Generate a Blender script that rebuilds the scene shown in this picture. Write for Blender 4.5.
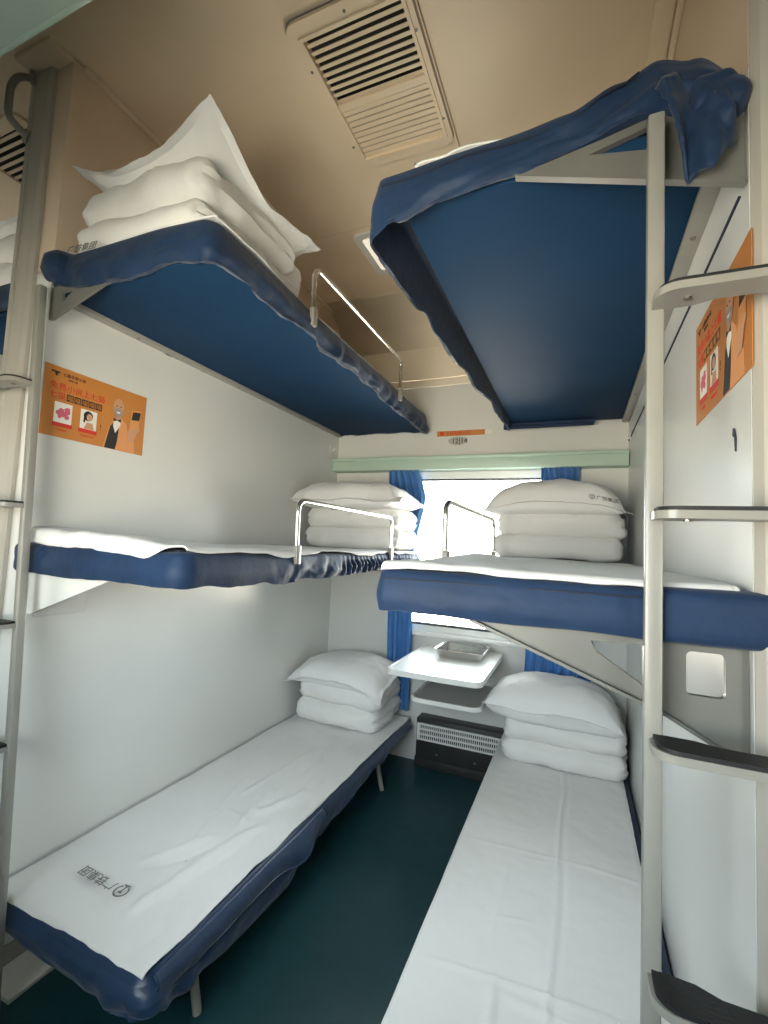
import bpy, bmesh, math, random
from mathutils import Vector, Matrix, noise
PI = math.pi
for o in list(bpy.data.objects): bpy.data.objects.remove(o)
scene = bpy.context.scene
COL = scene.collection
W = 1.7733          # clear width between the two partitions
LF = 1.88           # length of the berths (window wall is y = 0, aisle is -y)
HC = 2.815          # ceiling height

# ------------------------------------------------------------ camera
cam_d = bpy.data.cameras.new('camera'); cam = bpy.data.objects.new('camera', cam_d); COL.objects.link(cam)
yaw, pitch, roll = .3995, .0701, .047
fw = Vector((-math.sin(yaw)*math.cos(pitch), math.cos(yaw)*math.cos(pitch), math.sin(pitch)))
rt = Vector((math.cos(yaw), math.sin(yaw), 0)); up = rt.cross(fw)
r2 = math.cos(roll)*rt + math.sin(roll)*up; u2 = r2.cross(fw)
M = Matrix((r2, u2, -fw)).transposed().to_4x4(); M.translation = Vector((1.5285, -2.7653, 1.2917))
cam.matrix_world = M
cam_d.sensor_fit = 'HORIZONTAL'; cam_d.sensor_width = 36; cam_d.lens = 461.45/768*36
cam_d.clip_start = .02
scene.camera = cam

# ------------------------------------------------------------ world, window light, exposure
wd = bpy.data.worlds.new('world'); scene.world = wd; wd.use_nodes = True
wn = wd.node_tree.nodes; wl = wd.node_tree.links; wn.clear()
wo = wn.new('ShaderNodeOutputWorld'); bg = wn.new('ShaderNodeBackground')
tc = wn.new('ShaderNodeTexCoord'); sx = wn.new('ShaderNodeSeparateXYZ'); mr = wn.new('ShaderNodeMapRange'); mx = wn.new('ShaderNodeMix')
mx.data_type = 'RGBA'
wl.new(tc.outputs['Generated'], sx.inputs[0]); wl.new(sx.outputs['Z'], mr.inputs[0])
mr.inputs[1].default_value = -.08; mr.inputs[2].default_value = .12
wl.new(mr.outputs[0], mx.inputs[0])
mx.inputs[6].default_value = (1.45, 1.24, 1.02, 1)      # ground glow, added warm and brighter than the sky to lift the ceiling
mx.inputs[7].default_value = (.92, .97, 1.04, 1)      # bright overcast sky
wl.new(mx.outputs[2], bg.inputs[0]); bg.inputs[1].default_value = 14.0
wl.new(bg.outputs[0], wo.inputs[0])

def area(name, loc, rot, sx_, sy_, power, col=(1, 1, 1), portal=False):
    d = bpy.data.lights.new(name, 'AREA'); d.shape = 'RECTANGLE'; d.size = sx_; d.size_y = sy_
    d.energy = power; d.color = col
    if portal: d.cycles.is_portal = True
    o = bpy.data.objects.new(name, d); o.location = loc; o.rotation_euler = rot; COL.objects.link(o); return o
# portals only guide the sky's own light through the window openings
area('window_portal', (.98, .06, 1.26), (-PI/2, 0, 0), 1.06, .92, 1, portal=True)
AISLE_WIN = [(-1.55, -.75), (.45, 1.40), (2.4, 3.2)]
for a, b in AISLE_WIN:
    area('window_portal', ((a+b)/2, -3.12, 1.28), (PI/2, 0, 0), b-a, .80, 1, portal=True)
scene.view_settings.view_transform = 'Standard'; scene.view_settings.look = 'None'
scene.view_settings.exposure = 0.28; scene.view_settings.gamma = 1.0
scene.view_settings.use_curve_mapping = False

# ------------------------------------------------------------ materials
def mat(name, col, rough=.5, metal=0, bump=0, bscale=60, var=0, vscale=4, coat=0, sheen=0, emit=None, spec=.5, wear=0, stretch=None):
    m = bpy.data.materials.new(name); m.use_nodes = True
    nt = m.node_tree; n = nt.nodes; l = nt.links
    b = n['Principled BSDF']
    b.inputs['Base Color'].default_value = (*col, 1); b.inputs['Roughness'].default_value = rough
    b.inputs['Metallic'].default_value = metal; b.inputs['Coat Weight'].default_value = coat
    b.inputs['Coat Roughness'].default_value = .15
    b.inputs['Sheen Weight'].default_value = sheen; b.inputs['Specular IOR Level'].default_value = spec
    t = n.new('ShaderNodeTexCoord'); mp = n.new('ShaderNodeMapping'); l.new(t.outputs['Object'], mp.inputs[0])
    if stretch: mp.inputs['Scale'].default_value = stretch
    if var or wear:
        nz = n.new('ShaderNodeTexNoise'); nz.inputs['Scale'].default_value = vscale; nz.inputs['Detail'].default_value = 5
        l.new(mp.outputs[0], nz.inputs['Vector'])
        rp = n.new('ShaderNodeMapRange'); rp.inputs[1].default_value = .3; rp.inputs[2].default_value = .7
        rp.inputs[3].default_value = 1-var; rp.inputs[4].default_value = 1+var*.5
        l.new(nz.outputs['Fac'], rp.inputs[0])
        mm = n.new('ShaderNodeMix'); mm.data_type = 'RGBA'; mm.blend_type = 'MULTIPLY'; mm.inputs[0].default_value = 1
        mm.inputs[6].default_value = (*col, 1)
        cb = n.new('ShaderNodeCombineColor')
        for i in range(3): l.new(rp.outputs[0], cb.inputs[i])
        l.new(cb.outputs[0], mm.inputs[7]); out = mm.outputs[2]
        if wear:   # sparse dark scuffs
            nw = n.new('ShaderNodeTexNoise'); nw.inputs['Scale'].default_value = 7; nw.inputs['Detail'].default_value = 8; nw.inputs['Roughness'].default_value = .75
            l.new(t.outputs['Object'], nw.inputs['Vector'])
            rw = n.new('ShaderNodeMapRange'); rw.inputs[1].default_value = .70; rw.inputs[2].default_value = .76; rw.inputs[3].default_value = 0; rw.inputs[4].default_value = wear
            l.new(nw.outputs['Fac'], rw.inputs[0])
            m2 = n.new('ShaderNodeMix'); m2.data_type = 'RGBA'; l.new(rw.outputs[0], m2.inputs[0]); l.new(out, m2.inputs[6]); m2.inputs[7].default_value = (.12, .09, .06, 1)
            out = m2.outputs[2]
        l.new(out, b.inputs['Base Color'])
    if bump:
        nb = n.new('ShaderNodeTexNoise'); nb.inputs['Scale'].default_value = bscale; nb.inputs['Detail'].default_value = 4
        l.new(mp.outputs[0], nb.inputs['Vector'])
        bp = n.new('ShaderNodeBump'); bp.inputs['Strength'].default_value = bump; bp.inputs['Distance'].default_value = .01
        l.new(nb.outputs['Fac'], bp.inputs['Height']); l.new(bp.outputs[0], b.inputs['Normal'])
    if emit:
        b.inputs['Emission Color'].default_value = (*emit[0], 1); b.inputs['Emission Strength'].default_value = emit[1]
    return m
WALL = mat('wall_laminate', (.70, .70, .67), .38, coat=.25, var=.04, vscale=2.5, bump=.02, bscale=8)
COVE_LIT = mat('cove_laminate_lit', (.86, .77, .62), .4, coat=.2, var=.04, vscale=3)  # cream lightened to carry the window bounce on cove and fascia
UPWALL = mat('upper_wall_laminate', (.76, .61, .46), .45, var=.06, vscale=3)
CREAM = mat('ceiling_cream', (.84, .69, .51), .38, coat=.2, var=.05, vscale=3, wear=.35)
FLOOR = mat('floor_vinyl', (.013, .062, .074), .42, var=.15, vscale=14, bump=.04, bscale=200)
MINT = mat('mint_laminate', (.46, .60, .51), .45, var=.03)
METAL = mat('grey_painted_metal', (.30, .292, .265), .36, coat=.2, var=.06, vscale=9)
PLATE_SHADE = mat('grey_bracket_shaded', (.145, .145, .132), .45, coat=.05, var=.06, vscale=9)  # bracket grey, darkened so the colour carries the shade on the plates
POSTM = mat('satin_aluminium', (.48, .45, .40), .4, metal=.15, var=.06, vscale=6, stretch=(6, 6, .5))
WHITEP = mat('white_plastic', (.80, .80, .77), .3, coat=.3)
TRAYM = mat('grey_plastic_tray', (.42, .42, .40), .4, coat=.2)
CHROME = mat('chrome', (.80, .78, .75), .14, metal=1)
STEEL = mat('stainless_steel', (.72, .71, .69), .25, metal=1, bump=.05, bscale=40)
BLUE = mat('blue_cover_fabric', (.008, .029, .080), .6, sheen=.12, var=.18, vscale=12, bump=.25, bscale=30, spec=.3)
SATIN = mat('blue_satin_cover', (.010, .038, .10), .36, sheen=.2, var=.15, vscale=10, bump=.2, bscale=24, spec=.6)
BOARD = mat('blue_leatherette', (.010, .042, .100), .7, spec=.10, var=.06, vscale=5, bump=.06, bscale=220)
SEAM = mat('dark_seam_thread', (.006, .012, .03), .7)
CLOTH = mat('white_cotton', (.80, .80, .79), .8, sheen=.1, bump=.12, bscale=26, var=.02, vscale=6)
QUILT = mat('white_quilt_cotton', (.78, .77, .75), .85, sheen=.15, bump=.2, bscale=18, var=.03)
CURT = mat('blue_curtain_cloth', (.06, .22, .55), .7, sheen=.3, var=.12, vscale=20, bump=.1, bscale=70)
BLACK = mat('black_rubber', (.012, .012, .014), .6, bump=.15, bscale=160)
DARK = mat('dark_cavity', (.012, .010, .009), .8)
DGREY = mat('dark_grey_metal', (.028, .028, .028), .5, var=.2, vscale=10)
GASK = mat('rubber_gasket', (.05, .05, .055), .6)
SCREW = mat('screw_steel', (.25, .24, .22), .35, metal=1)
ORANGE = mat('orange_print', (.58, .22, .045), .4, coat=.3, var=.08, vscale=6)
INK_RED = mat('red_ink', (.62, .03, .02), .5); INK_BLK = mat('black_ink', (.018, .015, .015), .5)
INK_DK = mat('laundry_ink', (.20, .19, .19), .7)
INK_WHITE = mat('white_ink', (.78, .76, .72), .5); INK_PINK = mat('pink_ink', (.60, .12, .18), .5)
INK_SKIN = mat('skin_ink', (.58, .30, .17), .5); INK_TAN = mat('tan_ink', (.70, .30, .11), .5); INK_BEARD = mat('grey_ink', (.32, .27, .24), .5)
LAMPM = mat('lit_lamp_cover', (.9, .88, .82), .4, emit=((1.0, .88, .70), .55))

# glass: lets light through, reflects a little
GLASS = bpy.data.materials.new('window_glass'); GLASS.use_nodes = True
_n = GLASS.node_tree.nodes; _l = GLASS.node_tree.links; _n.clear()
_o = _n.new('ShaderNodeOutputMaterial'); _m = _n.new('ShaderNodeMixShader'); _t = _n.new('ShaderNodeBsdfTransparent'); _g = _n.new('ShaderNodeBsdfGlossy'); _f = _n.new('ShaderNodeFresnel')
_g.inputs['Roughness'].default_value = .02; _f.inputs[0].default_value = 1.45; _t.inputs[0].default_value = (.93, .97, .96, 1)
_l.new(_f.outputs[0], _m.inputs[0]); _l.new(_t.outputs[0], _m.inputs[1]); _l.new(_g.outputs[0], _m.inputs[2]); _l.new(_m.outputs[0], _o.inputs[0])

# ------------------------------------------------------------ helpers
def link(name, bm, m, parent=None, smooth=True):
    me = bpy.data.meshes.new(name); bm.normal_update(); bm.to_mesh(me); bm.free()
    if m: me.materials.append(m)
    if smooth:
        me.polygons.foreach_set('use_smooth', [True]*len(me.polygons))
        me.set_sharp_from_angle(angle=math.radians(42))
    o = bpy.data.objects.new(name, me); COL.objects.link(o)
    if parent: o.parent = parent; o.matrix_parent_inverse = Matrix.Translation(-parent.location) if parent.type == 'EMPTY' else Matrix()
    return o
def tag(o, label, cat, group=None, kind=None):
    o['label'] = label; o['category'] = cat
    if group: o['group'] = group
    if kind: o['kind'] = kind
    return o
def thing(name, loc, label, cat, group=None):
    o = bpy.data.objects.new(name, None); o.location = loc; o.empty_display_size = .05; COL.objects.link(o)
    return tag(o, label, cat, group)
def struct(o): o['kind'] = 'structure'; return o
def box(x0, x1, y0, y1, z0, z1, bev=0, seg=2, bm=None):
    new = bmesh.new()
    bmesh.ops.create_cube(new, size=1)
    for v in new.verts:
        v.co = Vector(((x0+x1)/2+v.co.x*(x1-x0), (y0+y1)/2+v.co.y*(y1-y0), (z0+z1)/2+v.co.z*(z1-z0)))
    if bev: bmesh.ops.bevel(new, geom=list(new.edges), offset=bev, segments=seg, affect='EDGES', profile=.5)
    if bm is None: return new
    join(bm, new); return bm
def join(bm, other):
    me = bpy.data.meshes.new('tmp'); other.to_mesh(me); other.free(); bm.from_mesh(me); bpy.data.meshes.remove(me)
def fillet(pts, r, n=6):
    pts = [Vector(p) for p in pts]; out = [pts[0]]
    for i in range(1, len(pts)-1):
        a, b, c = pts[i-1], pts[i], pts[i+1]
        d1 = (a-b); d2 = (c-b); rr = min(r, d1.length*.49, d2.length*.49)
        p, q = b+d1.normalized()*rr, b+d2.normalized()*rr
        for k in range(n+1):
            t = k/n; out.append(p*(1-t)**2+b*2*t*(1-t)+q*t*t)
    out.append(pts[-1]); return out
def tube(pts, r, seg=12, bm=None, sx=1, sy=1, capped=True):
    bm = bm or bmesh.new(); pts = [Vector(p) for p in pts]
    rings = []; prev = None
    for i, p in enumerate(pts):
        t = (pts[min(i+1, len(pts)-1)]-pts[max(i-1, 0)]).normalized()
        if prev is None:
            a = Vector((0, 0, 1)) if abs(t.z) < .9 else Vector((1, 0, 0)); nrm = (a-t*a.dot(t)).normalized()
        else: nrm = (prev-t*prev.dot(t)).normalized()
        prev = nrm; b = t.cross(nrm)
        rr = r[i] if isinstance(r, (list, tuple)) else r
        rings.append([bm.verts.new(p+nrm*math.cos(2*PI*k/seg)*rr*sx+b*math.sin(2*PI*k/seg)*rr*sy) for k in range(seg)])
    for a, b in zip(rings, rings[1:]):
        for k in range(seg): bm.faces.new((a[k], a[(k+1) % seg], b[(k+1) % seg], b[k]))
    if capped: bm.faces.new(rings[0][::-1]); bm.faces.new(rings[-1])
    return bm
def prism(pts, axis, lo, hi, holes=(), bm=None):
    """flat plate from a 2-D outline; holes are triangulated in with scanfill."""
    bm = bm or bmesh.new()
    def P(a, b, c): return {'y': Vector((a, c, b)), 'z': Vector((a, b, c)), 'x': Vector((c, a, b))}[axis]
    for c in (lo, hi):
        es = []
        for loop in [pts]+list(holes):
            vs = [bm.verts.new(P(a, b, c)) for a, b in loop]
            es += [bm.edges.new((vs[i], vs[(i+1) % len(vs)])) for i in range(len(vs))]
        bmesh.ops.triangle_fill(bm, use_beauty=True, use_dissolve=False, edges=es)
    for loop in [pts]+list(holes):
        n = len(loop)
        for i in range(n):
            a, b = loop[i], loop[(i+1) % n]
            q = [bm.verts.new(P(*a, lo)), bm.verts.new(P(*b, lo)), bm.verts.new(P(*b, hi)), bm.verts.new(P(*a, hi))]
            bm.faces.new(q)
    bmesh.ops.remove_doubles(bm, verts=bm.verts, dist=1e-5); bmesh.ops.recalc_face_normals(bm, faces=bm.faces)
    return bm
def rrect(x0, x1, y0, y1, r, n=6):
    o = []
    for cx, cy, a0 in ((x1-r, y1-r, 0), (x0+r, y1-r, PI/2), (x0+r, y0+r, PI), (x1-r, y0+r, 3*PI/2)):
        for k in range(n+1):
            a = a0+PI/2*k/n; o.append((cx+r*math.cos(a), cy+r*math.sin(a)))
    return o
def fn(x, y, z=0, o=3): return noise.fractal(Vector((x, y, z)), .9, 2.1, o)
def smooth(a, b, t):
    t = max(0, min(1, (t-a)/(b-a))); return t*t*(3-2*t)
def lerp_tab(tab, t):
    if t <= tab[0][0]: return tab[0][1]
    for (a, va), (b, vb) in zip(tab, tab[1:]):
        if t <= b: return va+(vb-va)*smooth(0, 1, (t-a)/(b-a))
    return tab[-1][1]
def solid(o, th, off=0):
    md = o.modifiers.new('thickness', 'SOLIDIFY'); md.thickness = th; md.offset = off; return o

def soft_slab(cx, cy, z0, sx_, sy_, h, seed, puff=.012, wr=.006, r=None, res=(34, 30, 10), warp=None, sub=None):
    """plump rounded slab of folded cloth; sub=n draws n fold lines round its edge"""
    bm = bmesh.new(); d = Vector((sx_/2, sy_/2, h/2)); r = r or h*.48
    cache = {}
    def V(p):
        k = (round(p.x, 5), round(p.y, 5), round(p.z, 5))
        if k in cache: return cache[k]
        q = Vector((p.x*d.x, p.y*d.y, p.z*d.z)); rr = min(r, d.z*.999)
        inn = Vector([max(-(d[i]-rr), min(d[i]-rr, q[i])) for i in range(3)])
        dr = (q-inn); dr = dr.normalized() if dr.length > 1e-9 else Vector((0, 0, 1))
        pos = inn+dr*rr
        pf = puff*(1-p.x**4)*(1-p.y**4)*(1 if p.z > 0 else .15)
        pos.z += pf*p.z
        w = fn(pos.x*7+seed, pos.y*7, pos.z*9+seed, 4)*wr*1.6+fn(pos.x*22+seed, pos.y*22, pos.z*22, 2)*wr*.5
        pos += dr*w
        if sub:
            side = (1-smooth(.0, .6, abs(dr.z)))*smooth(.3, .9, abs(dr.x)); zz = pos.z/h+.5
            for k2 in range(1, sub):
                c0 = k2/sub+.06*fn(pos.x*5+seed, pos.y*5, k2)
                g = math.exp(-((zz-c0)/.05)**2); pos -= Vector((dr.x, dr.y, 0))*g*.012*side
        # in-plan wobble so the edge is not ruler straight
        pos.x += .012*fn(pos.y*5+seed, seed*.3, pos.z*6); pos.y += .012*fn(pos.x*5, seed, pos.z*6)
        pos = Vector((cx, cy, z0+h/2))+pos
        if warp: pos = warp(pos, p)
        v = bm.verts.new(pos); cache[k] = v; return v
    def wp(i, n):
        t = -1+2*i/n; s = 1 if t >= 0 else -1; return s*(1-(1-abs(t))**1.7)
    nx, ny, nz = res
    def quad(f, n1, n2):
        for i in range(n1):
            for j in range(n2):
                vs = [V(f(wp(a, n1), wp(b, n2))) for a, b in ((i, j), (i+1, j), (i+1, j+1), (i, j+1))]
                try: bm.faces.new(vs)
                except ValueError: pass
    quad(lambda a, b: Vector((a, b, 1)), nx, ny); quad(lambda a, b: Vector((b, a, -1)), ny, nx)
    quad(lambda a, b: Vector((1, a, b)), ny, nz); quad(lambda a, b: Vector((-1, b, a)), nz, ny)
    quad(lambda a, b: Vector((a, -1, b)), nx, nz); quad(lambda a, b: Vector((b, 1, a)), nz, nx)
    bmesh.ops.recalc_face_normals(bm, faces=bm.faces)
    return bm

def pillow(cx, cy, z0, sx_, sy_, th, seed, zf=None, rot=0, n=44, flange=.10, pin=.07, wr=.008):
    """pillow in an oxford case: plump middle, thin flange, pointed corners. zf(u,v) bends the whole pillow"""
    bm = bmesh.new(); g = {}
    ca, sa = math.cos(rot), math.sin(rot)
    for side in (1, -1):
        for i in range(n+1):
            for j in range(n+1):
                if side < 0 and (i in (0, n) or j in (0, n)): g[side, i, j] = g[1, i, j]; continue
                u = -1+2*i/n; v = -1+2*j/n
                us = u/(1-flange); vs = v/(1-flange)
                a = max(0, 1-abs(us)**3.2); b = max(0, 1-abs(vs)**3.2)
                hgt = (a*b)**.46
                t = th*hgt*(.60 if side > 0 else .40)+.003*(1 if a*b > 0 else .6)
                x = sx_/2*u*(1-pin*(1-v*v)*abs(u)**3); y = sy_/2*v*(1-pin*(1-u*u)*abs(v)**3)
                w = fn(x*5+seed, y*5, seed, 4)*wr*1.8+wr*.5*fn(x*17, y*17+seed, seed, 3)
                # pull wrinkles radiating from the corners
                rc = math.hypot(1-abs(u), 1-abs(v)); an = math.atan2(1-abs(v), 1-abs(u))
                w += .007*math.exp(-rc*2.2)*math.sin(an*11+seed)*(1-math.exp(-rc*7))
                z = side*t+(w if side > 0 else w*.4)
                if zf: z += zf(u, v)
                g[side, i, j] = bm.verts.new((cx+x*ca-y*sa, cy+x*sa+y*ca, z0+th*.4+z))
    for side in (1, -1):
        for i in range(n):
            for j in range(n):
                q = [g[side, i, j], g[side, i+1, j], g[side, i+1, j+1], g[side, i, j+1]]
                if side < 0: q.reverse()
                try: bm.faces.new(q)
                except ValueError: pass
    return bm

def cover(x0, x1, y0, y1, ztop, zhem, tuck, out, seed, r=.045, n=520, rows=16, inner=.10, bev=.022):
    """fitted fabric cover: top edge roll, hanging side, hem tucked under. functions take (x, y, side)"""
    bm = bmesh.new(); P = []
    per = []
    def seg(ax, ay, bx, by, nx, ny, m):
        for k in range(m): t = k/m; per.append((ax+(bx-ax)*t, ay+(by-ay)*t, nx, ny))
    def arc(cx, cy, a0, m):
        for k in range(m):
            a = a0+PI/2*k/m; per.append((cx+r*math.cos(a), cy+r*math.sin(a), math.cos(a), math.sin(a)))
    Lx, Ly = x1-x0-2*r, y1-y0-2*r; tot = 2*(Lx+Ly); q = n/tot
    seg(x1, y0+r, x1, y1-r, 1, 0, int(Ly*q)); arc(x1-r, y1-r, 0, 8)
    seg(x1-r, y1, x0+r, y1, 0, 1, int(Lx*q)); arc(x0+r, y1-r, PI/2, 8)
    seg(x0, y1-r, x0, y0+r, -1, 0, int(Ly*q)); arc(x0+r, y0+r, PI, 8)
    seg(x0+r, y0, x1-r, y0, 0, -1, int(Lx*q)); arc(x1-r, y0+r, 3*PI/2, 8)
    rings = []
    for (x, y, nx, ny) in per:
        zt, zh, tk = ztop(x, y), zhem(x, y), tuck(x, y); col = []
        for k in range(rows+6):
            if k <= 2:      # flat top margin
                ins = inner*(1-k/3)+bev; z = zt; t = 0; o = -ins
            elif k <= 5:    # rolled upper edge
                a = (k-2)/3*PI/2; o = -bev+bev*math.sin(a); z = zt-bev+bev*math.cos(a); t = 0
            elif k <= rows+2:
                t = (k-5)/(rows-3); o = 0; z = (zt-bev)+(zh-(zt-bev))*t
            else:
                t = 1; j = (k-rows-2)/3; o = -tk*j; z = zh-.004*math.sin(j*PI)+.006*j
            o += out(x, y, t if k <= rows+2 else 1-.7*(k-rows-2)/3)*(0 if k <= 2 else 1)
            col.append(bm.verts.new((x+nx*o, y+ny*o, z)))
        rings.append(col)
    m = len(rings)
    for i in range(m):
        a, b = rings[i], rings[(i+1) % m]
        for k in range(len(a)-1): bm.faces.new((a[k], a[k+1], b[k+1], b[k]))
    c = bm.verts.new(((x0+x1)/2, (y0+y1)/2, ztop((x0+x1)/2, (y0+y1)/2)))
    for i in range(m): bm.faces.new((c, rings[i][0], rings[(i+1) % m][0]))
    bmesh.ops.recalc_face_normals(bm, faces=bm.faces)
    return bm

def sheet(x0, x1, y0, y1, zt, seed, hang, relief=None, step=.012, r=.02, amp=.004):
    """bed sheet on a mattress top x0..x1, y0..y1; hang(x,y,side) = overhang past each edge (may be 0 or negative)"""
    bm = bmesh.new()
    nx = int((x1-x0)/step); ny = int((y1-y0)/step); E = 6
    g = {}
    for i in range(-E, nx+E+1):
        for j in range(-E, ny+E+1):
            u = max(0, min(nx, i))/nx; v = max(0, min(ny, j))/ny
            x = x0+(x1-x0)*u; y = y0+(y1-y0)*v
            z = zt(x, y) if callable(zt) else zt
            z += amp*fn(x*4+seed, y*4, seed, 4)+amp*.35*fn(x*15+seed, y*15, 0, 2)
            if relief: z += relief(x, y)
            def drop(k, side):
                q = hang(x, y, side)*k/E
                if q <= 0: return q, 0
                a = min(q/r, PI/2); o = r*math.sin(a); zz = r*(1-math.cos(a))+max(0, q-r*PI/2)
                return o, zz
            if i < 0: o, d = drop(-i, 'x0'); x -= o; z -= d
            if i > nx: o, d = drop(i-nx, 'x1'); x += o; z -= d
            if j < 0: o, d = drop(-j, 'y0'); y -= o; z -= d
            if j > ny: o, d = drop(j-ny, 'y1'); y += o; z -= d
            g[i, j] = bm.verts.new((x, y, z))
    for i in range(-E, nx+E):
        for j in range(-E, ny+E): bm.faces.new((g[i, j], g[i+1, j], g[i+1, j+1], g[i, j+1]))
    return bm
def ridge(x, y, ax, ay, bx, by, h, w):
    d = Vector((bx-ax, by-ay)); L = d.length; d /= L; p = Vector((x-ax, y-ay)); t = p.dot(d); s = abs(p.x*d.y-p.y*d.x)
    if t < -.05 or t > L+.05 or s > w*4: return 0
    return h*math.exp(-(s/w)**2)*smooth(-.05, .06, t)*(1-smooth(L-.06, L+.05, t))

def text(name, s, size, mtx, m, parent, depth=.0004, align='LEFT', sxy=1.0):
    cu = bpy.data.curves.new(name, 'FONT'); cu.body = s; cu.size = size; cu.extrude = depth; cu.align_x = align; cu.resolution_u = 2
    o = bpy.data.objects.new(name, cu); COL.objects.link(o)
    bpy.context.view_layer.update()
    me = bpy.data.meshes.new_from_object(o.evaluated_get(bpy.context.evaluated_depsgraph_get()))
    bpy.data.objects.remove(o); me.transform(Matrix.Diagonal((sxy, 1, 1, 1))); me.transform(mtx); me.materials.clear(); me.materials.append(m)
    o = bpy.data.objects.new(name, me); COL.objects.link(o)
    if parent: o.parent = parent; o.matrix_parent_inverse = Matrix.Translation(-parent.location) if parent.type == 'EMPTY' else Matrix()
    return o
def frame3(origin, ex, ey):
    ex = Vector(ex).normalized(); ey = Vector(ey).normalized(); ez = ex.cross(ey)
    m_ = Matrix((ex, ey, ez)).transposed().to_4x4(); m_.translation = Vector(origin); return m_
def flat(bm, pts, mtx, z0=0, z1=.0004):
    p = prism(pts, 'z', z0, z1); p.transform(mtx); join(bm, p); return bm
def ell(cx, cy, rx, ry, n=20, a0=0, a1=2*PI):
    return [(cx+rx*math.cos(a0+(a1-a0)*k/n), cy+ry*math.sin(a0+(a1-a0)*k/n)) for k in range(n)]
def emblem(bm, mtx, s, cx=0, cy=0):
    """railway mark: ring open below with a rail head and foot inside"""
    ring = [(cx+s*math.cos(a), cy+s*math.sin(a)) for a in [(-60+300*k/22)*PI/180 for k in range(23)]]
    ring += [(cx+s*.78*math.cos(a), cy+s*.78*math.sin(a)) for a in [(240-300*k/22)*PI/180 for k in range(23)]]
    flat(bm, ring, mtx)
    flat(bm, [(cx-.32*s, cy+.35*s), (cx+.32*s, cy+.35*s), (cx+.22*s, cy+.05*s), (cx+.1*s, cy), (cx+.1*s, cy-.7*s), (cx+.5*s, cy-.95*s), (cx+.5*s, cy-1.1*s),
              (cx-.5*s, cy-1.1*s), (cx-.5*s, cy-.95*s), (cx-.1*s, cy-.7*s), (cx-.1*s, cy), (cx-.22*s, cy+.05*s)], mtx)

# ============================================================ SETTING
X0, X1 = -2.2, 3.95          # length of carriage that is modelled
YA = -3.05                   # inner face of the aisle-side wall
struct(link('floor', box(X0, X1, YA-.1, .1, -.06, 0), FLOOR))
# ceiling with recessed joints between its panels
ceil = struct(link('ceiling', box(X0, X1, YA-.1, .1, HC+.012, HC+.06), UPWALL))
def panel(x0, x1, y0, y1, holes=()):
    pts = [(x0, y0), (x1, y0), (x1, y1), (x0, y1)]
    o = link('ceiling_panel', prism(pts, 'z', HC, HC+.012, holes), CREAM, ceil); return o
vx0, vx1, vy0, vy1 = .735, 1.052, -1.69, -1.235
panel(.004, 1.088, -1.90, -.868, [[(vx0, vy0), (vx1, vy0), (vx1, vy1), (vx0, vy1)]])
panel(1.094, W-.004, -1.90, -.868)
panel(.004, W-.004, -.862, -.30)
nv = -1.83
panel(X0, -.13, YA, -.868); panel(X0, -.13, -.862, -.30); panel(W+.13, X1, YA, -.30)
panel(-.13, W+.13, YA, -1.8995)
# cove between ceiling and window wall
def cove(x0, x1, name):
    bm = bmesh.new(); pr = []
    for k in range(13):
        a = PI/2*k/12; pr.append((-.30+.30*math.sin(a), HC-.27*(1-math.cos(a))))
    lo = [(bm.verts.new((x0, y, z)), bm.verts.new((x1, y, z))) for y, z in pr]
    bo = [(bm.verts.new((x0, .05, HC+.01)), bm.verts.new((x1, .05, HC+.01)))]
    for a, b in zip(lo, lo[1:]): bm.faces.new((a[0], a[1], b[1], b[0]))
    return struct(solid(link(name, bm, COVE_LIT), .006, 1))
cove(0, W, 'trim_1'); cove(X0, -.13, 'trim_2')
# window wall with its opening
wx0, wx1, wz0, wz1 = .455, 1.515, .80, 1.735
bm = prism([(X0, 0), (X1, 0), (X1, 2.31), (X0, 2.31)], 'y', 0, .05, [[(wx0, wz0), (wx1, wz0), (wx1, wz1), (wx0, wz1)]])
wback = struct(link('wall_back', bm, WALL, smooth=False))
link('fascia_panel', box(0, W, -.006, .04, 2.315, 2.36, .002), COVE_LIT, wback)
link('fascia_panel', box(0, W, -.002, .04, 2.365, HC, 0), COVE_LIT, wback)
link('fascia_panel', box(X0, -.13, -.002, .04, 2.315, HC, 0), CREAM, wback)
link('fascia_panel', box(W+.13, X1, -.002, .04, 2.315, HC, 0), CREAM, wback)
# aisle wall with windows behind the camera
holes = [[(a, .88), (b, .88), (b, 1.68), (a, 1.68)] for a, b in AISLE_WIN]
aw = struct(link('wall_front', prism([(X0, 0), (X1, 0), (X1, HC), (X0, HC)], 'y', YA-.06, YA, holes), WALL, smooth=False))
for i, (a, b) in enumerate(AISLE_WIN):
    fr = prism([(a-.04, .84), (b+.04, .84), (b+.04, 1.72), (a-.04, 1.72)], 'y', YA, YA+.012, [[(a+.01, .89), (b-.01, .89), (b-.01, 1.67), (a+.01, 1.67)]])
    wf = struct(link('window_%d' % (i+2), fr, WHITEP)); link('pane', box(a, b, YA-.05, YA-.045, .88, 1.68), GLASS, wf)
struct(link('wall_end', box(X0-.05, X0, YA, 0, 0, HC), WALL)); struct(link('wall_far', box(X1, X1+.05, YA, 0, 0, HC), WALL))
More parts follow.
